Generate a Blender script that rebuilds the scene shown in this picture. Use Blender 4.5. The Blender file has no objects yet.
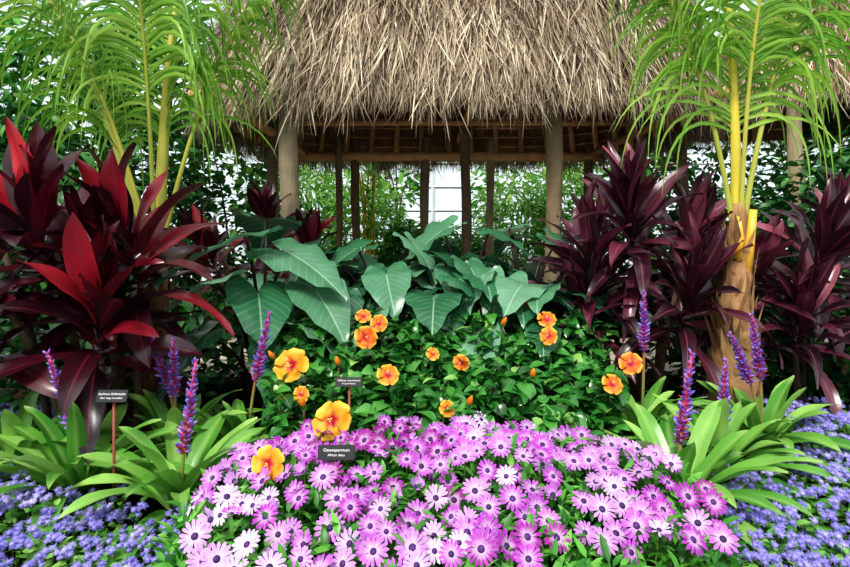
import bpy, numpy as np, math
rng=np.random.default_rng(7)
pi=math.pi
U=lambda a,b,n=None: rng.uniform(a,b,n)
scene=bpy.context.scene
def lin(h):
    h=h.lstrip('#'); o=[]
    for i in (0,2,4):
        c=int(h[i:i+2],16)/255
        o.append(c/12.92 if c<=.04045 else ((c+.055)/1.055)**2.4)
    return (*o,1)
# ---------------- mesh helpers ----------------
def grid_faces(nr,nc):
    i=np.arange(nr-1)[:,None]*nc+np.arange(nc-1)[None]
    i=i.ravel()
    return np.stack([i,i+1,i+nc+1,i+nc],1)
class Buf:
    def __init__(s): s.V=[];s.F=[];s.UV=[];s.R=[];s.M=[];s.n=0
    def add(s,T,mat=0,rnd=None,R=None,P=None,S=1.0):
        v,f,uv=T
        v=v*S
        if R is not None: v=v@np.asarray(R).T
        if P is not None: v=v+np.asarray(P)
        s.V.append(v);s.F.append(f+s.n);s.UV.append(uv)
        s.R.append(np.full(len(v),rng.random() if rnd is None else rnd));s.M.append(np.full(len(f),mat,int));s.n+=len(v)
    def many(s,T,R,P,S,mat=0,rnd=None):
        v,f,uv=T; M=len(P)
        if M==0: return
        S=np.broadcast_to(np.asarray(S,float),(M,))
        if rnd is None: rnd=rng.random(M)
        V=np.einsum('mij,nj->mni',R*S[:,None,None],v)+P[:,None,:]
        F=f[None]+(np.arange(M)*len(v))[:,None,None]+s.n
        s.V.append(V.reshape(-1,3));s.F.append(F.reshape(-1,4));s.UV.append(np.tile(uv,(M,1)))
        s.R.append(np.repeat(rnd,len(v)));s.M.append(np.full(M*len(f),mat,int));s.n+=M*len(v)
    def build(s,name,mats,parent=None,smooth=True):
        V=np.concatenate(s.V);F=np.concatenate(s.F);UV=np.concatenate(s.UV);R=np.concatenate(s.R);M=np.concatenate(s.M)
        me=bpy.data.meshes.new(name)
        me.vertices.add(len(V));me.vertices.foreach_set('co',V.astype('f').ravel())
        me.loops.add(F.size);me.loops.foreach_set('vertex_index',F.astype('i').ravel())
        me.polygons.add(len(F));me.polygons.foreach_set('loop_start',np.arange(0,F.size,4,dtype='i'))
        me.polygons.foreach_set('material_index',M.astype('i'))
        me.polygons.foreach_set('use_smooth',np.full(len(F),smooth,dtype=bool))
        me.update(calc_edges=True)
        ul=me.uv_layers.new(name='UVMap');ul.data.foreach_set('uv',UV[F.ravel()].astype('f').ravel())
        a=me.attributes.new('rnd','FLOAT','POINT');a.data.foreach_set('value',R.astype('f'))
        for m in mats: me.materials.append(m)
        o=bpy.data.objects.new(name,me);scene.collection.objects.link(o)
        if parent: o.parent=parent
        return o
def empty(name,loc=(0,0,0)):
    o=bpy.data.objects.new(name,None);o.empty_display_size=.1;scene.collection.objects.link(o);return o
def rot(yaw,pitch,roll):
    yaw,pitch,roll=np.broadcast_arrays(np.atleast_1d(yaw).astype(float),pitch,roll)
    n=len(yaw);Z=np.zeros((n,3,3));X=Z.copy();Y=Z.copy()
    c,s=np.cos(yaw),np.sin(yaw);Z[:,0,0]=c;Z[:,0,1]=-s;Z[:,1,0]=s;Z[:,1,1]=c;Z[:,2,2]=1
    c,s=np.cos(pitch),np.sin(pitch);X[:,1,1]=c;X[:,1,2]=-s;X[:,2,1]=s;X[:,2,2]=c;X[:,0,0]=1
    c,s=np.cos(roll),np.sin(roll);Y[:,0,0]=c;Y[:,0,2]=s;Y[:,2,0]=-s;Y[:,2,2]=c;Y[:,1,1]=1
    return Z@X@Y
def nrm(v): return v/np.maximum(np.linalg.norm(v,axis=-1,keepdims=True),1e-9)
def basis(n,spin):
    n=nrm(np.atleast_2d(np.asarray(n,float)));ref=np.where(np.abs(n[:,2:3])<.95,[[0,0,1.]],[[0,1.,0]])
    x=nrm(np.cross(ref,n));y=np.cross(n,x)
    spin=np.broadcast_to(spin,(len(n),))[:,None]
    x2=np.cos(spin)*x+np.sin(spin)*y;y2=np.cross(n,x2)
    return np.stack([x2,y2,n],2)
def strip(L,W,prof,n=6,nx=2,a0=0,bend=0,fold=0,wave=0,wf=3,pw=1):
    t=np.linspace(0,1,n+1);ang=a0-bend*t**pw
    y=np.concatenate([[0],np.cumsum(np.cos(ang[:-1]))])*L/n;z=np.concatenate([[0],np.cumsum(np.sin(ang[:-1]))])*L/n
    w=prof(t)*W/2;s=np.linspace(-1,1,nx+1)
    X=s[None]*w[:,None]*math.cos(fold)
    off=np.abs(s)[None]*w[:,None]*math.sin(fold)
    if wave: off=off+wave*np.abs(s)[None]*np.sin(t*wf*2*pi+U(0,6))[:,None]*np.sign(s)[None]
    Y=y[:,None]-np.sin(ang)[:,None]*off;Z=z[:,None]+np.cos(ang)[:,None]*off
    v=np.stack([X,Y,Z],2).reshape(-1,3)
    uv=np.stack([np.broadcast_to(s*.5+.5,X.shape),np.broadcast_to(t[:,None],X.shape)],2).reshape(-1,2)
    return v,grid_faces(n+1,nx+1),uv
def tube(P,r,k=8,jit=0,cap=True):
    P=np.asarray(P,float);n=len(P);r=np.broadcast_to(r,(n,)).astype(float)
    if cap:
        P=np.concatenate([P[:1],P,P[-1:]]);r=np.concatenate([[r[0]*.02],r,[r[-1]*.02]]);
        tg0=nrm(P[2]-P[1]);tg1=nrm(P[-2]-P[-3]);n+=2
    t=np.gradient(P,axis=0)
    if cap: t[0]=tg0;t[-1]=tg1;t[1]=tg0;t[-2]=tg1
    t=nrm(t)
    m=nrm(t.mean(0)[None])[0];ref=np.array([0,1.,0]) if abs(m[1])<.8 else np.array([1.,0,0])
    u=nrm(np.cross(t,ref));w=np.cross(t,u)
    a=np.linspace(0,2*pi,k+1)
    rr=r[:,None]*(1+ (jit*rng.standard_normal((n,k+1)) if jit else 0));
    if jit: rr[:,-1]=rr[:,0]
    v=P[:,None]+rr[:,:,None]*(np.cos(a)[None,:,None]*u[:,None]+np.sin(a)[None,:,None]*w[:,None])
    tt=np.linspace(0,1,n)
    uv=np.stack([np.broadcast_to(a/(2*pi),(n,k+1)),np.broadcast_to(tt[:,None],(n,k+1))],2).reshape(-1,2)
    return v.reshape(-1,3),grid_faces(n,k+1),uv
def sph(nu=8,nv=6,sx=1,sy=1,sz=1,lo=.04,hi=pi-.04):
    th=np.linspace(lo,hi,nv+1);ph=np.linspace(0,2*pi,nu+1)
    v=np.stack([np.sin(th)[:,None]*np.cos(ph)*sx,np.sin(th)[:,None]*np.sin(ph)*sy,np.cos(th)[:,None]*np.ones(nu+1)*sz],2)
    uv=np.stack([np.broadcast_to(ph/(2*pi),(nv+1,nu+1)),np.broadcast_to((th/pi)[:,None],(nv+1,nu+1))],2)
    return v.reshape(-1,3),grid_faces(nv+1,nu+1)[:,::-1],uv.reshape(-1,2)
def xf(T,R=None,P=(0,0,0),S=1.0):
    v=T[0]*S
    if R is not None: v=v@R.T
    return v+np.asarray(P),T[1],T[2]
def join(Ts):
    n=0;V=[];F=[];UV=[]
    for v,f,uv in Ts: V.append(v);F.append(f+n);UV.append(uv);n+=len(v)
    return np.concatenate(V),np.concatenate(F),np.concatenate(UV)
def ribbon(P,w,hint,nx=2,fold=.0):
    P=np.asarray(P,float);t=nrm(np.gradient(P,axis=0));s=nrm(np.cross(t,hint));nn=np.cross(s,t)
    c=np.linspace(-1,1,nx+1);w=np.asarray(w)
    v=P[:,None]+c[None,:,None]*w[:,None,None]*s[:,None]*math.cos(fold)+np.abs(c)[None,:,None]*w[:,None,None]*nn[:,None]*math.sin(fold)
    tt=np.linspace(0,1,len(P))
    uv=np.stack([np.broadcast_to(c*.5+.5,(len(P),nx+1)),np.broadcast_to(tt[:,None],(len(P),nx+1))],2).reshape(-1,2)
    return v.reshape(-1,3),grid_faces(len(P),nx+1),uv
def bez(a,b,c,n=8):
    t=np.linspace(0,1,n)[:,None];a,b,c=map(lambda q:np.asarray(q,float),(a,b,c))
    return (1-t)**2*a+2*t*(1-t)*b+t*t*c
def hn(x,y,f=1,s=0):
    return (np.sin(x*3.1*f+s)+np.sin(y*3.7*f+1.3+s)+np.sin((x+y)*5.3*f+2.1*s)+np.sin((x-y*1.3)*7.9*f+.7))/4
# profiles
ov=lambda t:np.clip(np.sin(pi*t**.75),0,1)**.8
def p_ti(t):
    x=np.clip((t-.1)/.9,0,1);return np.maximum(np.where(t<.9,.17,0),np.clip(np.sin(pi*x**.8),0,1)**.8)
def p_strap(t): return np.clip((1-t)/.28,0,1)**.6*(.82+.18*np.sin(pi*t))
def p_petal(t): return np.clip(.35+.9*t,0,1)*np.clip((1.02-t)/.2,0,1)**.5
def p_hib(t): return np.clip(.2+1.05*t**.8,0,1.1)*np.clip((1.06-t)/.25,0,1)**.5
def p_spike(t): return np.clip(1.1-t,0.05,1)
# ---------------- materials ----------------
def mat(name,stops,rough=.45,transl=.2,grad=None,mid=None,side=None,noise=.25,nscale=6,bump=0,bscale=(30,30,30),spec=.5,coord='Object'):
    m=bpy.data.materials.new(name);m.use_nodes=True;nt=m.node_tree;N=nt.nodes;L=nt.links;N.clear()
    out=N.new('ShaderNodeOutputMaterial');bs=N.new('ShaderNodeBsdfPrincipled')
    bs.inputs['Roughness'].default_value=rough;bs.inputs['Specular IOR Level'].default_value=spec
    at=N.new('ShaderNodeAttribute');at.attribute_name='rnd'
    def ramp(st,src,grey=False):
        r=N.new('ShaderNodeValToRGB');cr=r.color_ramp
        while len(cr.elements)<len(st): cr.elements.new(.5)
        for e,(p,c) in zip(cr.elements,st):
            e.position=p;e.color=(c,c,c,1) if grey else lin(c)
        L.new(src,r.inputs[0]);return r.outputs[0]
    col=ramp(stops,at.outputs['Fac'])
    tc=N.new('ShaderNodeTexCoord');sp=N.new('ShaderNodeSeparateXYZ');L.new(tc.outputs['UV'],sp.inputs[0])
    def mix(f,a,b,mode='MIX'):
        x=N.new('ShaderNodeMix');x.data_type='RGBA';x.blend_type=mode
        if isinstance(f,(int,float)): x.inputs[0].default_value=f
        else: L.new(f,x.inputs[0])
        for s,q in ((6,a),(7,b)):
            if isinstance(q,tuple): x.inputs[s].default_value=q
            else: L.new(q,x.inputs[s])
        return x.outputs[2]
    def mth(op,a,b=None,cl=False):
        x=N.new('ShaderNodeMath');x.operation=op;x.use_clamp=cl
        for i,q in enumerate((a,b)):
            if q is None: continue
            if isinstance(q,(int,float)): x.inputs[i].default_value=q
            else: L.new(q,x.inputs[i])
        return x.outputs[0]
    if grad: 
        for g in (grad if isinstance(grad,list) else [grad]):
            col=mix(ramp(g[1],sp.outputs['Y'],True),col,lin(g[0]))
    au=mth('ABSOLUTE',mth('SUBTRACT',sp.outputs['X'],.5))
    if mid:
        f=mth('MULTIPLY',mth('SUBTRACT',1.0,mth('DIVIDE',au,mid[1]),True),mid[2]);col=mix(f,col,lin(mid[0]))
    if side:
        q=mth('FRACT',mth('MULTIPLY',mth('SUBTRACT',sp.outputs['Y'],mth('MULTIPLY',au,side[1])),side[2]))
        f=mth('MULTIPLY',mth('LESS_THAN',q,side[3]),side[4]);col=mix(f,col,lin(side[0]))
    if noise:
        nz=N.new('ShaderNodeTexNoise');nz.inputs['Scale'].default_value=nscale;nz.inputs['Detail'].default_value=3
        L.new(tc.outputs[coord],nz.inputs['Vector'])
        v=mth('ADD',mth('MULTIPLY',nz.outputs[0],noise*2),1-noise)
        cx=N.new('ShaderNodeCombineXYZ');[L.new(v,cx.inputs[i]) for i in range(3)]
        col=mix(1.0,col,cx.outputs[0],'MULTIPLY')
    L.new(col,bs.inputs['Base Color'])
    if bump:
        mp=N.new('ShaderNodeMapping');mp.inputs['Scale'].default_value=bscale;L.new(tc.outputs['Object'],mp.inputs[0])
        nb=N.new('ShaderNodeTexNoise');nb.inputs['Scale'].default_value=1;nb.inputs['Detail'].default_value=4;L.new(mp.outputs[0],nb.inputs['Vector'])
        bp=N.new('ShaderNodeBump');bp.inputs['Strength'].default_value=bump;bp.inputs['Distance'].default_value=.02
        L.new(nb.outputs[0],bp.inputs['Height']);L.new(bp.outputs[0],bs.inputs['Normal'])
    if transl:
        tr=N.new('ShaderNodeBsdfTranslucent');L.new(col,tr.inputs[0]);ms=N.new('ShaderNodeMixShader');ms.inputs[0].default_value=transl
        L.new(bs.outputs[0],ms.inputs[1]);L.new(tr.outputs[0],ms.inputs[2]);L.new(ms.outputs[0],out.inputs[0])
    else: L.new(bs.outputs[0],out.inputs[0])
    return m
M_thatch=mat('thatch_straw',[(0,'#3c3027'),(.25,'#766552'),(.6,'#b2a088'),(1,'#eee2ca')],.8,.1,noise=.38,nscale=2,spec=.2)
M_thatchd=mat('thatch_underlayer',[(0,'#7e6345'),(1,'#8e7050')],.95,0,noise=.5,nscale=12,bump=.8,bscale=(40,40,6),spec=.1)
M_wood=mat('weathered_wood',[(0,'#75654f'),(.5,'#94836a'),(1,'#aa9b80')],.8,0,noise=.45,nscale=7,bump=.7,bscale=(50,50,4),spec=.2)
M_woodd=mat('brown_pole_wood',[(0,'#b0845a'),(1,'#d6a878')],.8,0,noise=.4,nscale=7,bump=.4,bscale=(30,30,8),spec=.2)
M_tiR=mat('ti_leaf_red',[(0,'#1c0e18'),(.35,'#3a0f1e'),(.62,'#601224'),(.84,'#a01e30'),(1,'#d83844')],.3,.2,mid=('#8a2c3c',.06,.6),noise=.35,nscale=5,grad=('#160a12',[(0,.0),(.6,0),(1,.5)]),spec=.8)
M_tiP=mat('ti_leaf_purple',[(0,'#22141c'),(.45,'#451c2c'),(.75,'#6c3042'),(1,'#a85c6c')],.3,.18,mid=('#9c5264',.07,.7),noise=.35,nscale=5,spec=.8)
M_cane=mat('ti_cane',[(0,'#4a3b2c'),(1,'#6e5a45')],.8,0,bump=.5,bscale=(20,20,60))
M_ear=mat('elephant_ear_leaf',[(0,'#1d5234'),(.5,'#387650'),(1,'#78a886')],.3,.15,mid=('#a8cfaa',.016,.8),side=('#90bc98',.9,8,.07,.5),noise=.35,nscale=6,spec=.8)
M_earstem=mat('elephant_ear_stem',[(0,'#1f1018'),(1,'#43202e')],.4,0,noise=0)
M_brom=mat('bromeliad_leaf',[(0,'#3f802c'),(.5,'#68a442'),(1,'#9ecc6a')],.3,.22,mid=('#b4d87c',.2,.35),grad=('#c2d98e',[(0,.0),(.85,0),(1,.5)]),noise=.25,nscale=6)
M_spst=mat('bromeliad_spike_stem',[(0,'#a8324a'),(1,'#c84c60')],.4,0,noise=.1,grad=('#7c9448',[(0,1),(.35,.9),(.7,0)]))
M_spbud=mat('bromeliad_spike_bud',[(0,'#4c42a4'),(.5,'#7064cc'),(1,'#a892e0')],.4,.1,grad=('#e03c74',[(0,1),(.4,.85),(.58,0)]),noise=.1,nscale=40)
M_spbr=mat('bromeliad_bract',[(0,'#b41f48'),(1,'#e05c80')],.4,.15,noise=0)
M_hib=mat('hibiscus_leaf',[(0,'#1a501e'),(.5,'#378034'),(.85,'#5ca24a'),(1,'#9ccc70')],.22,.2,mid=('#84c06c',.05,.5),side=('#1d5f1e',.9,6,.1,.3),noise=.25,nscale=5,spec=.8)
M_hibfl=mat('hibiscus_petal',[(0,'#f2681e'),(.4,'#f88a24'),(.75,'#fab030'),(1,'#fdc83c')],.5,.3,grad=[('#ffdc54',[(0,0),(.7,0),(1,.75)]),('#cc2444',[(0,1),(.2,1),(.48,0)])],noise=.14,nscale=20)
M_hibst=mat('hibiscus_stamen',[(0,'#ffcf40'),(1,'#ffe48a')],.5,0,noise=0)
M_stem=mat('green_stem',[(0,'#3f5d24'),(1,'#648239')],.5,0,noise=.2)
M_twig=mat('brown_twig',[(0,'#4b3a28'),(1,'#6f5a42')],.8,0,noise=.2)
M_dpet=mat('daisy_petal',[(0,'#f2e4fa'),(.15,'#e0b2ee'),(.42,'#cc78dc'),(.68,'#b434bc'),(1,'#9c0a8e')],.5,.22,grad=('#f6e0fa',[(0,.6),(.3,.35),(.55,.03),(1,0)]),noise=.12,mid=('#8c38b0',.1,.55))
M_ddisc=mat('daisy_disc',[(0,'#2c1048'),(1,'#4c1c6c')],.6,0,noise=.4,nscale=120)
M_dleaf=mat('daisy_leaf',[(0,'#226620'),(.5,'#458f30'),(1,'#78bc50')],.4,.22,mid=('#8acb60',.06,.4),noise=.2)
M_age=mat('floss_flower',[(0,'#9088da'),(.4,'#a8a0ee'),(.75,'#c2b8f8'),(1,'#e6dafc')],.7,.3,noise=.06)
M_aleaf=mat('floss_leaf',[(0,'#357428'),(.5,'#60a640'),(1,'#9ad068')],.5,.22,mid=('#9bd06c',.06,.4),noise=.2)
M_palm=mat('palm_leaflet',[(0,'#3f7f1c'),(.5,'#74a834'),(1,'#b0d45c')],.35,.35,mid=('#cade78',.12,.5),noise=.15,nscale=3)
M_rach=mat('palm_rachis',[(0,'#c4b43c'),(.5,'#d8c244'),(1,'#e8ae38')],.4,0,noise=.2,nscale=4,grad=('#a4bc3a',[(0,0),(.5,.1),(1,.9)]))
M_rachg=mat('palm_rachis_green',[(0,'#94a03c'),(1,'#bcb44c')],.4,0,noise=.2,nscale=4)
M_trunk=mat('palm_trunk_fibre',[(0,'#5c432c'),(.5,'#866446'),(1,'#b08c64')],.85,0,noise=.45,nscale=9,bump=.8,bscale=(40,40,9),spec=.2)
M_bgd=mat('dark_foliage',[(0,'#163c1c'),(.5,'#28602a'),(.85,'#408238'),(1,'#6ca854')],.4,.22,noise=.3,nscale=1)
M_bgm=mat('mid_foliage',[(0,'#265c22'),(.5,'#448c36'),(.85,'#70b048'),(1,'#a4d464')],.45,.35,noise=.3,nscale=1)
M_bgl=mat('light_foliage',[(0,'#4a8a38'),(.5,'#78b64c'),(1,'#c4e07c')],.5,.45,noise=.25,nscale=1)
M_yel=mat('yellow_cane',[(0,'#c9a82c'),(1,'#e6cc48')],.5,0,noise=.1)
M_white=mat('white_painted_metal',[(0,'#dfe6ea'),(1,'#eef2f4')],.4,0,noise=.05)
M_soil=mat('mulch_soil',[(0,'#2b1d14'),(1,'#3a2a1e')],.95,0,noise=.5,nscale=14,bump=1,bscale=(40,40,40),spec=.1)
M_pave=mat('bounce_paving',[(0,'#c8bca8'),(1,'#d8cebc')],.8,0,noise=.2,nscale=8,bump=.3)
M_blk=mat('label_plastic',[(0,'#17181a'),(1,'#202226')],.35,0,noise=0)
M_let=mat('label_lettering',[(0,'#e8e8e6'),(1,'#f4f4f2')],.5,0,noise=0)
M_stake=mat('label_stake',[(0,'#7a3a2c'),(1,'#8c4636')],.5,0,noise=.1)
mg=bpy.data.materials.new('greenhouse_glass');mg.use_nodes=True;nt=mg.node_tree;nt.nodes.clear()
o_=nt.nodes.new('ShaderNodeOutputMaterial');g1=nt.nodes.new('ShaderNodeBsdfTransparent');g1.inputs[0].default_value=(.82,.9,.93,1);g2=nt.nodes.new('ShaderNodeBsdfGlossy');g2.inputs['Roughness'].default_value=.05
mx=nt.nodes.new('ShaderNodeMixShader');mx.inputs[0].default_value=.08;nt.links.new(g1.outputs[0],mx.inputs[1]);nt.links.new(g2.outputs[0],mx.inputs[2]);nt.links.new(mx.outputs[0],o_.inputs[0])
# ---------------- camera & light ----------------
cam=bpy.data.cameras.new('camera');co=bpy.data.objects.new('camera',cam);scene.collection.objects.link(co)
co.location=(0,0,1.3);co.rotation_euler=(pi/2,0,0);cam.sensor_width=36;cam.lens=24;cam.shift_y=-.063;cam.clip_start=.05;scene.camera=co
w=bpy.data.worlds.new('sky');scene.world=w;w.use_nodes=True;bg=w.node_tree.nodes['Background'];bg.inputs[0].default_value=(.95,.97,1,1);bg.inputs[1].default_value=1.2
sl=bpy.data.lights.new('sun','SUN');sl.energy=3.2;sl.angle=math.radians(14);sl.color=(1,.96,.9);so=bpy.data.objects.new('sun',sl);scene.collection.objects.link(so)
so.rotation_euler=(math.radians(42),0,math.radians(-20))
scene.view_settings.view_transform='Standard';scene.view_settings.exposure=0.0
try: scene.view_settings.look='Medium High Contrast'
except Exception: pass
# ---------------- ground ----------------
b=Buf();n=60;gx=np.linspace(-16,16,n);gy=np.linspace(-2,22,n);X,Y=np.meshgrid(gx,gy)
b.add((np.stack([X,Y,.02*hn(X,Y,2)],2).reshape(-1,3),grid_faces(n,n),np.stack([X,Y],2).reshape(-1,2)/10))
b.build('ground',[M_soil])
b=Buf()  # pale stone paving, added to bounce light up under the hut roof
for i in range(9):
    for j in range(8):
        x0=-2.4+i*.62+(.3 if j%2 else 0);y0=5.0+j*.6;z0=.05
        v=np.array([[x0+.02,y0+.02,z0],[x0+.6,y0+.02,z0],[x0+.02,y0+.58,z0],[x0+.6,y0+.58,z0],[x0,y0,0],[x0+.62,y0,0],[x0,y0+.6,0],[x0+.62,y0+.6,0]])
        b.add((v,np.array([[0,1,3,2],[4,5,1,0],[5,7,3,1],[7,6,2,3],[6,4,0,2]]),np.zeros((8,2))))
b.build('bounce_paving',[M_pave],smooth=False)
# ---------------- hut ----------------
def thatch_roof(parent,cx,cy,a,bb,z0,prof,N,scale=1,fringe=2600,rafters=30):
    hs=np.array([p[0] for p in prof]);ss=np.array([p[1] for p in prof])
    def pt(th,h,inset=0):
        s=np.interp(h,hs,ss);c=np.cos(th);q=np.sin(th);e=.55
        return np.stack([cx+(a-inset)*s*np.sign(c)*np.abs(c)**e,cy+(bb-inset)*s*np.sign(q)*np.abs(q)**e,z0+h+0*th],-1)
    th=np.linspace(0,2*pi,73);h=np.linspace(0,hs[-1],18)
    TH,H=np.meshgrid(th,h);b=Buf()
    uv=np.stack([TH/6.28,H],2).reshape(-1,2)
    b.add((pt(TH,H).reshape(-1,3),grid_faces(18,73),uv))
    b.add((pt(TH,H,.1).reshape(-1,3),grid_faces(18,73)[:,::-1],uv))
    b.build('roof_shell',[M_thatchd],parent)
    T=[strip(1,.019*wv,lambda t:np.clip((1.05-t)*2.5,.1,1)*np.clip(.5+t*3,0,1),4,1,bend=bd,fold=0) for bd,wv in ((.0,1),(.35,1.3),(.8,.9),(-.2,.7))]
    b=Buf()
    def blades(th,h,L,lift,skew,rn):
        p=pt(th,h);d=nrm(pt(th,h-.05)-pt(th,h+.05));d=np.where(h[:,None]<.06,nrm(pt(th,h*0+.3)-pt(th,h*0+.6)),d);tn=nrm(pt(th+.02,h)-pt(th-.02,h));nn=nrm(np.cross(d,tn));
        nn=np.where((nn*(p-np.array([cx,cy,p[0,2]]))).sum(1,keepdims=True)<0,-nn,nn)
        sk=(rng.normal(0,skew,len(th))+.16*hn(th*9,h*3))[:,None];d2=nrm(d*np.cos(sk)+tn*np.sin(sk)+nn*lift[:,None])
        n2=nrm(nn-d2*(nn*d2).sum(1,keepdims=True));x=np.cross(d2,n2)
        R=np.stack([x,d2,n2],2);k=rng.integers(0,4,len(th))
        for j in range(4):
            m=k==j;b.many(T[j],R[m],(p+nn*.01)[m],L[m]*scale,0,rn[m])
    tt=np.linspace(0,2*pi,800);pp=pt(tt,0*tt);al=np.concatenate([[0],np.cumsum(np.linalg.norm(np.diff(pp,axis=0),axis=1))]);al/=al[-1]
    ths=np.interp(rng.random(N),al,tt);hh=np.where(rng.random(N)<.8,U(0,1.7,N),U(1.5,hs[-1]-.1,N));hh=np.minimum(hh,hs[-1]-.1)
    rn=np.clip(.46+.28*hn(ths*11,hh*1.5,1,4)+rng.normal(0,.26,N),0,1)
    L=np.minimum(U(.28,.7,N),hh+U(.06,.32,N))
    blades(ths,hh,np.maximum(L,.12),U(-.02,.2,N)+(rng.random(N)<.08)*U(0,.35,N),.25,rn)
    ths=np.interp(rng.random(fringe),al,tt)
    blades(ths,U(-.02,.12,fringe),U(.08,.34,fringe)*(1+.7*hn(ths*13,ths*5))+.12*(rng.random(fringe)<.12),U(-.3,.3,fringe),.3,np.clip(rng.normal(.42,.28,fringe),0,1))
    b.build('thatch_straw',[M_thatch],parent,smooth=False)
    b=Buf()
    for t in np.linspace(0,2*pi,rafters,endpoint=False):
        t=np.interp(t/(2*pi),al,tt);hq=np.linspace(-.05,hs[-1]*.8,7);b.add(tube(pt(np.full(7,t),hq,.2),.045,6,jit=.05))
    for hq in (.15,.3,.45,.6,.75,.9,1.05,1.4):
        t=np.linspace(0,2*pi,60);b.add(tube(pt(t,np.full(60,hq),.13),.016,5,cap=False))
    b.build('rafters',[M_woodd],parent)
hut=empty('thatched_hut')
prof=[(0,1),(.4,.97),(1.5,.84),(2.2,.7),(3.4,.06)]
thatch_roof(hut,.35,7.2,2.8,2.35,2.52,prof,48000,fringe=8500,rafters=40)
def post(b,x,y,r,z1,lean=(0,0)):
    z=np.linspace(0,z1,12);P=np.stack([x+lean[0]*z/z1+.012*np.sin(z*3+x*7),y+.012*np.cos(z*2.3)+0*z,z],1);b.add(tube(P,r*(1+.06*np.sin(z*4+x*5)),12,jit=.035))
b=Buf()
for x,y,r in ((-1.26,5.25,.085),(1.2,5.3,.075),(.54,7.5,.065),(0,9.0,.07),(1.03,9.0,.06),(-1.1,9.0,.065),(-1.32,8.7,.05),(2.6,9,.07),(-1.9,7.1,.07),(2.7,7.1,.07)):
    post(b,x,y,r,2.75)
b.build('posts',[M_wood],hut)
b=Buf()
for p,q,r in (((-2.2,5.3,2.56),(2.9,5.3,2.56),.05),((-2.1,9.0,2.46),(2.8,9.0,2.46),.075),((-1.9,5.0,2.52),(-1.9,9.2,2.5),.05),((2.65,5.0,2.52),(2.65,9.2,2.5),.05),((-2,7.3,2.68),(2.7,7.3,2.68),.04),((.54,5.2,2.72),(.54,9.1,2.72),.045)):
    P=np.linspace(p,q,10);b.add(tube(P,r,9,jit=.05))
b.build('beams',[M_woodd],hut)
sh=empty('thatched_shelter')
thatch_roof(sh,5.2,7.6,1.7,1.6,2.75,[(0,1),(.4,.92),(1.2,.6),(2,.05)],8000,fringe=1400,rafters=16)
b=Buf()
for x,y in ((4.05,6.2),(6.3,6.2),(4.05,8.9),(6.3,8.9)): post(b,x,y,.08,3.0)
b.build('posts',[M_wood],sh)
# ---------------- greenhouse ----------------
def wall(name,fixed,axis,lo,hi,H,step,rowh):
    par=empty(name);b=Buf()
    def bar(p,q,r):
        b.add(tube(np.linspace(p,q,2),r,4))
    f=(lambda u,z:(u,fixed,z)) if axis=='x' else (lambda u,z:(fixed,u,z))
    for u in np.arange(lo,hi+.01,step): bar(f(u,0),f(u,H),.07)
    for z in np.arange(.0,H+.01,rowh): bar(f(lo,z),f(hi,z),.045)
    b.build('glazing_bars',[M_white],par,smooth=False)
    b=Buf();v=np.array([f(lo,.05),f(hi,.05),f(lo,H),f(hi,H)],float);b.add((v,np.array([[0,1,3,2]]),np.array([[0,0],[1,0],[0,1],[1,1.]])));b.build('glass_pane',[mg],par)
    b=Buf();v=np.array([f(lo,0),f(hi,0),f(lo,.7),f(hi,.7)],float);v[:,0 if axis!='x' else 1]-=.08*np.sign(fixed);b.add((v,np.array([[0,1,3,2]]),np.array([[0,0],[1,0],[0,1],[1,1.]])));b.build('knee_panel',[M_white],par)
wall('wall_back',14.5,'x',-11,11,9,.8,.6)
wall('wall_left',-11,'y',0.5,14.5,9,1.0,.9)
wall('wall_right',11,'y',0.5,14.5,9,1.0,.9)
# ---------------- background foliage ----------------
TL=[strip(1,.45,ov,4,2,a0=.2,bend=bd,fold=.25) for bd in (.3,.8,1.3)]
TLn=[strip(1,.16,ov,4,2,a0=.3,bend=bd,fold=.25) for bd in (.5,1.0,1.6)]
def mass(name,ells,n,size,m,T=TL,pr=(-.9,.5),stems=3):
    b=Buf();vol=np.array([e[3]*e[5]+e[4]*e[5] for e in ells]);vol=vol/vol.sum()
    for e,v in zip(ells,vol):
        k=int(n*v);d=nrm(rng.standard_normal((k,3)));r=U(.35,1,k)**.5*(1+.15*hn(d[:,0]*3,d[:,2]*3,1,e[0]))
        P=np.array(e[:3])+d*r[:,None]*np.array(e[3:6]);P[:,2]=np.maximum(P[:,2],.04)
        yaw=np.arctan2(d[:,1],d[:,0])-pi/2+rng.normal(0,.8,k)
        R=rot(yaw,U(*pr,k),rng.normal(0,.4,k));s=size*U(.6,1.3,k);j=rng.integers(0,len(T),k)
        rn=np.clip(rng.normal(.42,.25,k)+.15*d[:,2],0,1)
        for q in range(len(T)): mm=j==q;b.many(T[q],R[mm],P[mm],s[mm],0,rn[mm])
        for _ in range(stems):
            d=nrm(rng.standard_normal(3))*.6;tip=np.array(e[:3])+d*np.array(e[3:6]);tip[2]=max(tip[2],.3)
            base=(e[0]+U(-.1,.1),e[1]+U(-.1,.1),0)
            b.add(tube(bez(base,(e[0],e[1],e[2]),tip,7),np.linspace(.03,.008,7),6),1)
    return b.build(name,[m,M_twig])
mass('background_shrub',[(-3.6,5.4,1.0,.9,.7,1.1),(-4.6,6.2,1.4,1,.8,1.4),(-2.9,6.2,1.3,.5,.6,1.0)],5500,.17,M_bgd)
mass('background_tree',[(-5.2,7.8,2.8,1.3,1,1.6),(-4,8.6,3.6,1.2,1,1.2),(-6.6,8.2,1.8,1.2,1,1.8),(-3.4,9.8,1.7,1,.8,1.9)],7500,.22,M_bgm)
mass('background_shrub',[(3.9,5.3,1.0,.8,.6,1.1),(4.9,5.8,1.2,1,.7,1.3),(3.2,6.0,.9,.6,.6,.9)],5500,.15,M_bgd)
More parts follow.
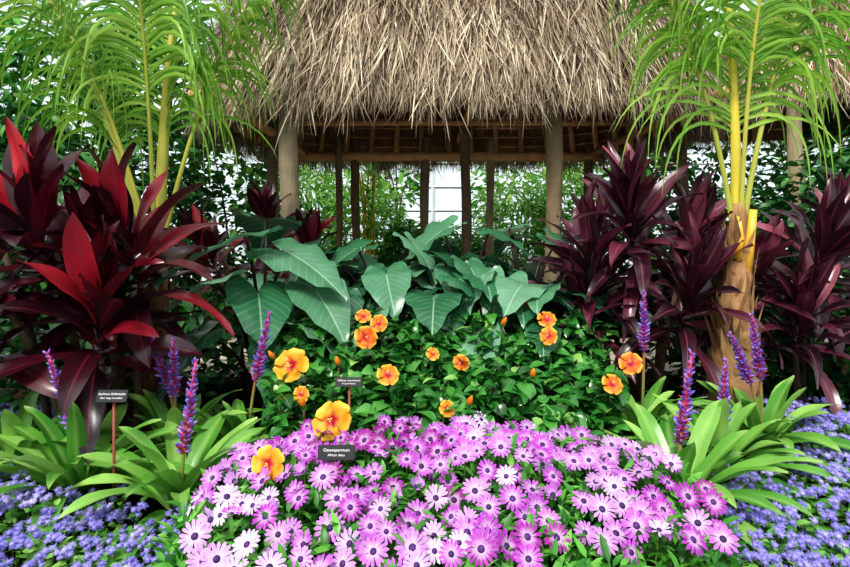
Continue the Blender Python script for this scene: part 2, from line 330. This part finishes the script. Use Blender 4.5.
mass('background_tree',[(6.6,8.4,2,1.2,1,2.2),(5.0,10.2,2.5,1.6,1,2.5),(7.6,6.8,1.8,1.1,1,2.2),(3.9,9.9,1.6,.8,.8,1.7)],8000,.2,M_bgm)
mass('feathery_shrub',[(-1.2,11.0,1.1,.9,.7,1.4),(-2.6,11.4,1.4,.9,.7,1.6)],3800,.28,M_bgl,TLn)
mass('feathery_shrub',[(1.7,10.9,1.0,.8,.7,1.4),(2.9,11.3,1.4,.8,.7,1.6)],3800,.28,M_bgl,TLn)
mass('background_tree',[(-2.0,12.6,2.2,1.5,.6,1.8),(2.5,12.8,2.2,1.6,.6,1.7),(-.6,12.4,2.6,.6,.5,.9)],2600,.24,M_bgl)
mass('background_shrub',[(-.3,10.6,.7,.5,.5,.85),(.7,10.5,.6,.6,.5,.7),(0,11.6,.7,1.2,.4,.8),(.2,9.9,.3,1.3,.5,.5)],3500,.2,M_bgm)
mass('background_shrub',[(-2.2,4.4,.35,.9,.5,.5),(-2.9,3.6,.3,.7,.5,.45),(2.6,4.4,.35,.9,.5,.5),(3.3,3.9,.3,.7,.4,.35)],4500,.13,M_bgd)
b=Buf()
for i in range(7):
    x=-1.05+U(-.22,.22);b.add(tube(bez((x,9.8+U(-.1,.1),0),(x,9.8,1.1),(x+U(-.15,.15),9.8,2.3),8),.016,6),0)
    for k in range(14):
        b.add(strip(U(.25,.4),.05,ov,5,2,a0=.8,bend=1.3,fold=.2),1,R=rot(U(0,6.3),0,0)[0],P=(x+U(-.06,.06),9.8,U(1.0,2.3)))
b.build('yellow_bamboo',[M_yel,M_bgl])
# ---------------- ti plants ----------------
def ti_plant(name,m,heads,L,W,n=30,fold=.35,bendm=1.0,red=.0):
    b=Buf()
    for hx,hy,hz,bx,by,sc in heads:
        P=bez((bx,by,0),(bx+(hx-bx)*.2,by+(hy-by)*.2,hz*.6),(hx,hy,hz+.12),9)
        b.add(tube(P,np.linspace(.024,.017,9),8,jit=.05),1)
        lean=basis([((hx-bx)*.8+U(-.3,.3),-.25+U(-.25,.2),1)],0)[0]
        for i in range(n):
            f=i/(n-1);az=i*2.39996+U(-.25,.25);pitch=-.45+1.8*f**.85+U(-.2,.2)
            T=strip(L*sc*U(.8,1.12)*(1-.22*f),W*sc*U(.8,1.15),p_ti,10,4,a0=pitch+.4,bend=(1.15-.75*f)*bendm+U(-.25,.25),fold=fold,wave=.01*sc,wf=1.5,pw=1.3)
            b.add(T,0,np.clip(rng.beta(1.6,2.6)+red*(f>.6)*U(0,1),0,1),R=lean@rot(az-pi/2,0,U(-.3,.3))[0],P=np.array((hx,hy,hz-.16*sc))+lean[:,2]*.34*f*sc)
    return b.build(name,[m,M_cane])
ti_plant('red_ti_plant',M_tiR,[(-1.95,2.95,1.20,-1.85,3.1,1.0),(-1.52,3.05,1.12,-1.6,3.15,1.0),(-2.1,2.8,.84,-1.85,3.0,.98),(-1.62,2.8,.78,-1.7,3.0,.95),(-2.4,3.2,1.1,-2.1,3.2,1.05),(-1.75,3.25,.62,-1.7,3.2,.9),(-1.75,3.1,1.0,-1.7,3.15,.95)],.62,.15,26,.28,.95,.5)
ti_plant('red_ti_plant',M_tiR,[(-1.3,4.9,1.25,-1.3,4.9,.9),(-1.0,4.75,1.02,-1.1,4.8,.8),(-1.65,4.6,1.0,-1.5,4.7,.85)],.6,.13,22,red=.2)
ti_plant('purple_ti_plant',M_tiP,[(1.42,3.85,1.24,1.5,3.95,1.1),(1.15,3.75,.95,1.4,3.95,1),(1.75,4.0,1.08,1.6,3.95,1.05),(1.6,3.6,.80,1.55,3.8,1),(1.15,3.8,.68,1.3,3.9,.9),(2.05,3.95,.85,1.8,3.95,1.0)],.62,.105,40,.35,1.15,.3)
ti_plant('purple_ti_plant',M_tiP,[(2.6,3.9,1.0,2.6,3.9,1),(3.05,3.8,.75,2.8,3.9,1),(2.4,3.7,.65,2.5,3.8,.95),(3.0,4.2,1.15,2.85,4.2,.95)],.66,.11,32,.35,1.15,.25)
# ---------------- elephant ears ----------------
def ear_blade():
    t=np.array([-.38,-.33,-.24,-.12,0,.12,.25,.4,.55,.7,.82,.92,1.0])
    xo=np.interp(t,[-.38,-.33,-.2,0,.2,.4,.6,.8,.93,1],[.21,.31,.40,.44,.42,.36,.26,.14,.05,0.002])
    xi=np.interp(t,[-.38,-.3,-.15,0,1],[.19,.11,.035,0,0])
    parts=[];ph=U(0,6);cu=U(.25,.7);dr=U(.08,.35)
    for sg in (-1,1):
        k=np.linspace(0,1,5);X=xi[:,None]+(xo-xi)[:,None]*k
        Yy=t[:,None]+0*X
        Z=.28*X-cu*X**2-dr*np.clip(Yy,0,1)**2-.25*np.clip(-Yy,0,1)+.045*np.sin(Yy*15+ph+sg)*(k**2)
        v=np.stack([sg*X,Yy,Z],2).reshape(-1,3);uv=np.stack([.5+sg*X,.4+Yy],2).reshape(-1,2)
        f=grid_faces(len(t),5);parts.append((v,f if sg>0 else f[:,::-1],uv))
    return join(parts)
def elephant_ear(base,n,leaves=None,hr=(.75,1.3),rr=(.15,.6),sz=(.38,.56)):
    b=Buf();L=leaves or []
    if not leaves:
        for i in range(n):
            az=i*2.4+U(-.3,.3);r=U(*rr);h=hr[0]+(hr[1]-hr[0])*(1-(r-rr[0])/(rr[1]-rr[0]))*U(.7,1.1)+U(-.08,.08)
            L.append((base[0]+r*math.cos(az),base[1]+r*math.sin(az),h,az+U(-.5,.5),U(*sz),U(-.85,-.1)))
    for x,y,z,az,s,p in L:
        m=(base[0]+(x-base[0])*.25,base[1]+(y-base[1])*.25,z*.85)
        b.add(tube(bez((base[0]+U(-.04,.04),base[1]+U(-.04,.04),0),m,(x,y,z),10),np.linspace(.017,.007,10),7),1)
        b.add(ear_blade(),0,R=rot(az-pi/2,p,U(-.3,.3))[0],P=(x,y,z),S=s)
    return b.build('elephant_ear_plant',[M_ear,M_earstem])
elephant_ear((-1.05,3.7),0,[(-1.1,3.45,1.26,-2.7,.56,-.35),(-.88,3.55,1.17,-.45,.52,-.35),(-1.25,3.3,.99,-2.7,.56,-.45),(-1.0,3.4,.92,-1.2,.46,-.6),(-1.1,3.95,1.38,1.9,.55,-.2),(-.68,3.5,.93,-.8,.42,-.55),(-1.3,3.3,.68,-2.3,.42,-.6),(-.85,3.3,.60,-1.4,.4,-.6),(-.7,3.4,.70,-.4,.38,-.5)])
s_=(.29,.45)
elephant_ear((-.3,4.1),18,hr=(.78,1.27),sz=s_)
elephant_ear((.3,4.15),18,hr=(.78,1.25),sz=s_)
elephant_ear((.0,3.95),15,hr=(.7,1.05),sz=(.27,.38))
elephant_ear((.72,4.15),18,hr=(.78,1.30),sz=s_)
elephant_ear((-.7,4.3),12,hr=(.8,1.22),sz=s_)
elephant_ear((.5,3.95),14,hr=(.72,1.05),sz=(.27,.38))
# ---------------- hibiscus bush ----------------
def hibh(x,y): 
    base=np.interp(y,[2.35,2.6,3.0,3.5,3.9],[.22,.36,.52,.70,.72])
    return base+.10*hn(x,y,1.9)-.12*np.clip((np.abs(x-.1)-.85)/.4,0,1)
n=8000;x=U(-1.0,1.2,n);y=U(2.4,3.85,n)
keep=np.abs(x-.1)<np.interp(y,[2.4,2.7,3.9],[.72,.85,1.1]);keep&=hn(x,y,2.6,3)>-.45
x=x[keep];y=y[keep];n=len(x);z=hibh(x,y)-U(0,1,n)**1.5*.36+.03
def hleaf(bd):
    t=strip(1,.62,lambda t:ov(t)*(1+.07*np.sign(np.sin(t*40))),8,2,a0=.25,bend=bd,fold=.3);return t
HT=[hleaf(.5),hleaf(.9),hleaf(1.3)]
b=Buf();yaw=U(0,2*pi,n);yaw=np.where(rng.random(n)<.5,pi+rng.normal(0,1.0,n),yaw)
R=rot(yaw,U(-.7,.45,n),rng.normal(0,.4,n));s=U(.07,.12,n);j=rng.integers(0,3,n)
rn=np.clip(rng.normal(.48,.26,n)+.2*hn(x,y,4),0,1)
for q in range(3): m=j==q;b.many(HT[q],R[m],np.stack([x,y,z],1)[m],s[m],0,rn[m])
for i in range(70):
    X=U(-.75,.95);Y=U(2.6,3.7);b.add(tube(bez((X*.8,Y+.05,0),(X*.9,Y,.2),(X,Y,float(hibh(X,Y))-.02),6),np.linspace(.009,.003,6),5),1)
pet=strip(1,.95,p_hib,8,6,a0=.6,bend=1.1,fold=.12,wave=.09,wf=1.7)
fl=join([xf(pet,rot(k*2*pi/5,0,.18)[0],P=(0,0,.0)) for k in range(5)])
fcol=tube([(0,0,0),(0,.02,.3),(0,.05,.62)],[.03,.022,.018],6)
fant=join([xf(sph(5,4,.028,.028,.028),P=(.06*math.cos(a),.04+.06*math.sin(a),.38+.03*i)) for i,a in enumerate(np.arange(9)*2.1)])
FL=[(-.665,2.85,.62,.098,.75),(-.389,2.38,.50,.09,.8),(-.553,2.0,.475,.064,.8),(-.327,3.1,.71,.068,.25),(-.184,2.8,.58,.06,.45),(.19,2.95,.61,.048,.3),(.708,3.3,.775,.058,.2),(.70,3.2,.70,.055,.35),(.915,2.78,.54,.055,.3),(1.06,2.92,.61,.062,.15),(.04,3.0,.64,.042,.5),(-.37,3.4,.78,.05,.3),(.62,3.5,.83,.05,.3),(-.26,3.2,.77,.055,.35),(.1,2.6,.48,.04,.6),(-.60,2.75,.50,.045,.5)]
for x,y,z,r,rn in FL:
    Rm=basis([(-x*.25+U(-.45,.45),-1,.5+U(-.4,.5))],U(0,6))[0]
    b.add(fl,2,rn,R=Rm,P=(x,y,z),S=r*np.array([1,U(.85,1),U(.8,1.3)]));b.add(fcol,3,.2,R=Rm,P=(x,y,z),S=r*1.3);b.add(fant,3,.9,R=Rm,P=(x,y,z),S=r*1.3)
    b.add(tube(bez((x,y+.25,z-.2),(x,y+.12,z-.03),(x,y,z),5),.004,5),1)
bud=tube([(0,0,0),(0,0,.2),(0,0,.6),(0,0,1)],[.12,.26,.22,.04],8)
for x,y,z in ((.204,2.65,.485),(-.536,2.5,.525),(.45,3.3,.75),(-.8,3.0,.62),(-.45,2.95,.6),(.55,2.9,.55)):
    d=nrm(np.array([[U(-.5,.5),-.6,1]]));Rm=basis(d,0)[0];b.add(bud,2,.5,R=Rm,P=(x,y,z),S=.058);b.add(tube([(x,y+.04,z-.14),(x,y,z)],.004,5),1);b.add(sph(6,4,.014,.014,.012),0,.6,P=(x,y,z))
b.build('hibiscus_bush',[M_hib,M_twig,M_hibfl,M_hibst])
# ---------------- bromeliads ----------------
BR=[(-1.53,2.5),(-1.03,2.38),(-.90,2.85),(-1.3,2.95),(1.06,2.38),(1.42,2.72),(1.2,3.15),(1.78,3.0),(-1.95,2.7)]
SP={0:[((-1.63,2.45,.76))],1:[(-.97,2.40,.74)],2:[(-.78,2.83,.87)],3:[(-1.37,2.78,.83),(-1.2,2.7,.77)],4:[(1.12,2.38,.77)],5:[(1.43,2.70,.67)],6:[(1.19,3.08,.95)],7:[(1.66,2.88,.86),(1.54,2.85,.77)],8:[]}
budT=tube([(0,0,0),(0,0,.3),(0,0,.75),(0,0,1)],[.07,.16,.14,.02],6)
brT=strip(1,.34,ov,3,2,a0=.5,bend=.2,fold=.4)
for i,(bx,by) in enumerate(BR):
    b=Buf();n=24;g=1.12 if i in (0,1,4,8,9) else 1.0
    for k in range(n):
        f=k/(n-1);az=k*2.39996+U(-.3,.3);p0=.40+.85*f+U(-.15,.15)
        T=strip(g*U(.46,.64)*(1-.28*f),U(.070,.098),p_strap,12,4,a0=p0,bend=1.35-.6*f+U(-.35,.35),fold=.34,wave=.005,wf=2,pw=1.4)
        b.add(T,0,np.clip(rng.normal(.5,.28),0,1),R=rot(az-pi/2,0,U(-.2,.2))[0],P=(bx+.02*math.cos(az),by+.02*math.sin(az),.13))
    for tip in SP[i]:
        tip=np.array(tip);base=np.array([bx,by,.15]);P=bez(base,(bx+U(-.03,.03),by,(tip[2]+.15)*.5),tip,14)
        b.add(tube(P,np.linspace(.009,.006,14),7),1)
        Ls=U(.31,.40);ax=nrm(P[-1]-P[7]);s0=tip-ax*Ls
        rows=18
        for r in range(rows):
            t=r/(rows-1);m=6 if t<.8 else 4
            a=np.arange(m)*2*pi/m+r*.9+U(-.35,.35,m);B=basis([ax],0)[0]
            d=(np.cos(a)[:,None]*B[:,0]+np.sin(a)[:,None]*B[:,1])*U(.7,1.15,m)[:,None]+ax*(.45+1.0*t)
            Pb=s0+ax*(Ls*t)+U(-.006,.006,m)[:,None]*ax
            b.many(budT,basis(d,0),Pb,U(.7,1.25,m)*(.052-.028*t)*min(1,.6+2*t),2)
            if t<.9:
                R=rot(U(0,6.28,3),.25,0);b.many(brT,R,np.tile(s0+ax*Ls*t,(3,1)),(.055-.03*t),3)
    b.build('bromeliad',[M_brom,M_spst,M_spbud,M_spbr])
# ---------------- african daisies ----------------
def poisson(fn,box,md,tries):
    pts=[];cell={}
    for _ in range(tries):
        x=U(box[0],box[1]);y=U(box[2],box[3])
        if not fn(x,y): continue
        c=(int(x//md),int(y//md));ok=True
        for i in (-1,0,1):
            for j in (-1,0,1):
                for q in cell.get((c[0]+i,c[1]+j),()):
                    if (q[0]-x)**2+(q[1]-y)**2<md*md: ok=False
        if ok: cell.setdefault(c,[]).append((x,y));pts.append((x,y))
    return np.array(pts)
DC=(.08,1.98,.88,.60)
ed=lambda x,y:(np.abs((x-DC[0])/DC[2]))**2.5+(np.abs((y-DC[1])/DC[3]))**2.5
dh=lambda x,y:.29+.08*np.clip(1.1-ed(x,y),0,1)**.5+.05*hn(x,y,2.5)+.06*(y-1.5)
pts=poisson(lambda x,y:ed(x,y)<1 and not(x>.3 and y<1.66) and y>1.5 and rng.random()<(1 if hn(x,y,3,1)>-.22 else .1),(-1,1.1,1.4,2.6),.06,6200)
def daisy(cup):
    K=16;p=strip(.8,.25,p_petal,4,2,a0=.2+cup,bend=.45-cup*.3,fold=.15)
    return join([xf(p,rot(k*2*pi/K+rng.normal(0,.05),rng.normal(0,.09),rng.normal(0,.12))[0],P=(-.2*math.sin(k*2*pi/K),.2*math.cos(k*2*pi/K),0),S=U(.9,1.05)) for k in range(K)])
DP=[daisy(c) for c in (0,0,.15,.35,.8)]
disc=xf(sph(10,5,.22,.22,.12,hi=pi/2),P=(0,0,.02))
n=len(pts);x,y=pts[:,0],pts[:,1];z=dh(x,y)+U(.01,.06,n)
nv=np.stack([(x-DC[0])*.3+rng.normal(0,.28,n),-.7+(y-DC[1])*.3+rng.normal(0,.28,n),np.full(n,.9)],1)
rn=np.clip(.42+rng.normal(0,.19,n)+.1*hn(x,y,3,5)+.6*np.exp(-(((x+.2)/.3)**2+((y-2.28)/.28)**2))+.35*np.exp(-(((x-.3)/.18)**2+((y-1.62)/.12)**2))-.12*((x<-.3)&(y<1.9)),0,1)
b=Buf();P=np.stack([x,y,z],1);R=basis(nv,U(0,6,n));s=U(.036,.051,n);kk=rng.choice(5,n,p=[.35,.27,.2,.12,.06])
for q in range(5): m=kk==q;b.many(DP[q],R[m],P[m],s[m],0,rn[m])
b.many(disc,R,P,s,1)
for i in range(n): b.add(tube(bez((x[i]*.97,y[i]+.03,0.02),(x[i],y[i]+.04,z[i]*.6),P[i],5),.0028,4),3)
n=11000;x=U(-1,1.15,n);y=U(1.3,2.65,n);k=ed(x,y)<1.15;x=x[k];y=y[k];n=len(x);z=dh(x,y)-U(-.06,1,n)**1.0*.2
LT=[strip(1,.33,ov,4,2,a0=.4,bend=bd,fold=.25) for bd in (.4,.9)]
R=rot(U(0,6.3,n),U(-.2,.9,n),rng.normal(0,.3,n));s=U(.05,.085,n);j=rng.integers(0,2,n)
for q in range(2): m=j==q;b.many(LT[q],R[m],np.stack([x,y,z],1)[m],s[m],2)
b.build('african_daisies',[M_dpet,M_ddisc,M_dleaf,M_stem])
# ---------------- floss flowers ----------------
def floss(name,fn,box):
    pts=poisson(fn,box,.05,9000);n=len(pts);x,y=pts.T
    hz=lambda x,y:.18+.06*hn(x,y,2.2)
    b=Buf();spk=strip(1,.3,p_spike,1,1)
    d=nrm(rng.standard_normal((34,3))+[0,0,.5]);puff=join([xf(sph(6,4,.66,.66,.55))]+[xf(spk,basis([q],U(0,6))[0]@np.array([[1,0,0],[0,0,-1],[0,1,0.]]),S=U(.95,1.15)) for q in d])
    m=8;P=np.repeat(np.stack([x,y,hz(x,y)+U(0,.06,n)],1),m,0)+np.stack([rng.normal(0,.020,n*m),rng.normal(0,.020,n*m),U(-.004,.018,n*m)],1)
    keep=rng.random(n*m)<.8;P=P[keep];k=len(P)
    b.many(puff,rot(U(0,6,k),U(-.4,.4,k),0),P,U(.011,.019,k),0,np.clip(np.repeat(rng.random(n),m)[keep]*.6+U(0,.4,k),0,1))
    for i in range(0,n): b.add(tube([(x[i],y[i],0),(x[i]+.005,y[i],hz(x[i],y[i])+.01)],.0025,4,cap=False),2)
    k=n*12;i=rng.integers(0,n,k);lx=x[i]+rng.normal(0,.035,k);ly=y[i]+rng.normal(0,.035,k);lz=hz(lx,ly)-U(-.02,.1,k)
    b.many(strip(1,.6,ov,4,2,a0=.3,bend=.8,fold=.2),rot(U(0,6.3,k),U(-.4,.5,k),rng.normal(0,.3,k)),np.stack([lx,ly,lz],1),U(.03,.06,k),1)
    b.build(name,[M_age,M_aleaf,M_stem])
far=lambda x,y:all((x-a)**2+(y-c)**2>.045 for a,c in BR)
floss('floss_flowers',lambda x,y:ed(x,y)>1.02 and far(x,y) and (y<2.35 or (x<-1.75 and y<3.4)) and hn(x,y,3,2)>-.6,(-2.9,-.45,1.3,3.4))
floss('floss_flowers',lambda x,y:ed(x,y)>1.05 and far(x,y) and (y<2.5 or x>1.65) and x>.75 and hn(x,y,3,2)>-.6,(.6,3.4,1.3,3.6))
# ---------------- palms ----------------
def frond(b,base,az,el,L,droop,n=62,lf=.6,t0=.28,pw=2.0,r0=.02,mr=1,spread=1.1,gs=1.0,rr=None):
    k=30;t=np.linspace(0,1,k);ang=el-droop*t**pw
    d=np.stack([np.cos(ang)*math.cos(az),np.cos(ang)*math.sin(az),np.sin(ang)],1)
    P=np.array(base)+np.concatenate([[[0,0,0]],np.cumsum(d[:-1],0)*L/k])
    b.add(tube(P,np.interp(t,[0,.12,1],[r0*1.3,r0,.004]),8),mr,U(.2,.7) if rr is None else rr)
    side0=np.array([-math.sin(az),math.cos(az),0]);g=np.array([0,0,-1.])
    for i in range(n):
        tt=t0+(1-t0)*i/(n-1)*.99
        p=np.array([np.interp(tt,t,P[:,q]) for q in range(3)]);dd=nrm(np.array([np.interp(tt,t,d[:,q]) for q in range(3)])[None])[0]
        up=np.cross(side0,dd);up=-up if up[2]<0 else up
        for sg in (-1,1):
            a=spread*(1-.4*tt)+U(-.22,.22);v=nrm((dd*math.cos(a)+sg*side0*math.sin(a)+up*U(-.25,.4))[None])[0]
            Lf=lf*math.sin(pi*min(.97,.22+tt*.72))**.6*U(.75,1.15);m=10;q=p.copy();pts=[q.copy()]
            gd=U(.14,.5)*gs
            for s_ in range(m-1):
                q=q+v*Lf/(m-1);pts.append(q.copy());v=nrm((v+g*gd*(.5+s_*.24))[None])[0]
            u=np.linspace(0,1,m);wd=.0135*np.clip(.35+u*4,0,1)*np.clip((1.02-u)/.7,0,1)**.8
            b.add(ribbon(pts,wd,up,2,.35),0,np.clip(rng.normal(.5,.25),0,1))
def palm_trunk(b,bx,by,zt,rz,rv,lean):
    z=np.linspace(0,zt,30);P=np.stack([bx-lean+lean*np.clip(z/1.2,0,1),by+0*z,z],1)
    b.add(tube(P,np.interp(z,rz,rv)*(1+.06*np.sin(z*38)),16,jit=.07),2)
    for i in range(110):
        a=U(0,6.28);zz=U(.1,zt-.25);r=float(np.interp(zz,rz,rv))
        T=strip(U(.12,.3),U(.012,.04),ov,5,1,a0=U(1.35,1.6),bend=U(-.15,.25));b.add(T,2,R=rot(a-pi/2,0,U(-.3,.3))[0],P=(bx-lean+lean*min(1,zz/1.2)+r*math.cos(a)*.95,by+r*math.sin(a)*.95,zz))
b=Buf();bx,by=1.88,3.4
palm_trunk(b,bx,by,1.46,[0,.4,.65,.9,1.15,1.46],[.15,.14,.12,.085,.065,.042],.05)
for a,h,l in ((-2.0,1.12,.26),(-1.05,1.02,.4)):
    c=np.array([bx+.05*math.cos(a),by+.05*math.sin(a),h]);d=np.array([math.cos(a)*.1,math.sin(a)*.1,1])
    b.add(tube([c,c+d*l*.5,c+d*l],[.028,.026,.022],8),3,1)
F=[(1.6,1.55,2.6,.4,.88,1.05,.032,1,.25),(.15,1.38,2.5,.7,.80,1.3,.017,4,.36),(3.05,1.40,2.6,.8,.80,1.3,.016,4,.38),(-1.5,1.5,2.4,.6,.7,1.3,.014,4,.42)]
for az,el,L,dr,lf,gs,r0,mr,t0 in F: frond(b,(bx+.015*math.cos(az),by+.015*math.sin(az),1.25),az,el,L,dr,lf=lf,r0=r0,mr=mr,gs=gs,t0=t0)
b.build('coconut_palm',[M_palm,M_rach,M_trunk,M_rach,M_rachg])
b=Buf();bx,by=-1.66,3.5
palm_trunk(b,bx,by,1.4,[0,.5,1.4],[.11,.09,.045],.0)
F=[(1.2,1.53,2.7,.4,.86,1.1,.038,.28),(3.0,1.22,2.7,.5,.82,1.2,.028,.26),(.05,1.33,2.5,.7,.74,1.4,.016,.36),(-1.4,1.45,2.4,.6,.7,1.3,.015,.42),(-2.5,1.32,2.4,.7,.72,1.3,.015,.38)]
for az,el,L,dr,lf,gs,r0,t0 in F: frond(b,(bx+.02*math.cos(az),by+.02*math.sin(az),1.15),az,el,L,dr,lf=lf,r0=r0,mr=1,gs=gs,t0=t0)
b.build('coconut_palm',[M_palm,M_rachg,M_trunk])
# ---------------- labels ----------------
def label(x,y,z,wd,ht,lines,yaw=0,zb=0):
    par=empty('plant_label');b=Buf()
    th=.004
    ang=np.linspace(0,2*pi,25);cx=wd/2-.006;cz=ht/2-.006
    ox=np.sign(np.cos(ang))*cx*(np.abs(np.cos(ang))>1e-6)+.006*np.cos(ang);oz=np.sign(np.sin(ang))*cz*(np.abs(np.sin(ang))>1e-6)+.006*np.sin(ang)
    rings=[(0.01,-th),(.97,-th),(1,-th*.6),(1,th*.6),(.97,th),(0.01,th)]
    v=np.array([[[ox[i]*s,w_,oz[i]*s] for i in range(25)] for s,w_ in rings]).reshape(-1,3)
    R=rot(yaw,-.35,0)[0]
    uv=np.zeros((len(v),2));b.add((v,grid_faces(6,25),uv),0,R=R,P=(x,y,z));b.build('plate',[M_blk],par,smooth=False)
    b=Buf();b.add(tube([(x,y+.012,zb),(x,y+.012,z-.01)],.006,8));b.build('stake',[M_stake],par)
    for i,(tx,sz) in enumerate(lines):
        c=bpy.data.curves.new('lettering','FONT');c.body=tx;c.size=sz;c.align_x='CENTER';c.extrude=.0004;c.materials.append(M_let)
        o=bpy.data.objects.new('lettering',c);scene.collection.objects.link(o)
        lz=ht*(.14-.32*i);o.location=tuple(np.array([x,y,z])+R@np.array([0,-th-.0012,lz-sz*.25]));o.rotation_euler=(pi/2-.35,0,yaw);o.parent=par
label(-1.28,2.32,.62,.125,.05,[('Aechmea dichlamydea',.0125),('Blue Tango bromeliad',.010)])
label(-.365,2.72,.57,.13,.045,[('Hibiscus rosa-sinensis',.0125),('Tropical hibiscus',.010)])
label(-.32,2.05,.495,.135,.052,[('Osteospermum',.015),('African daisy',.012)])
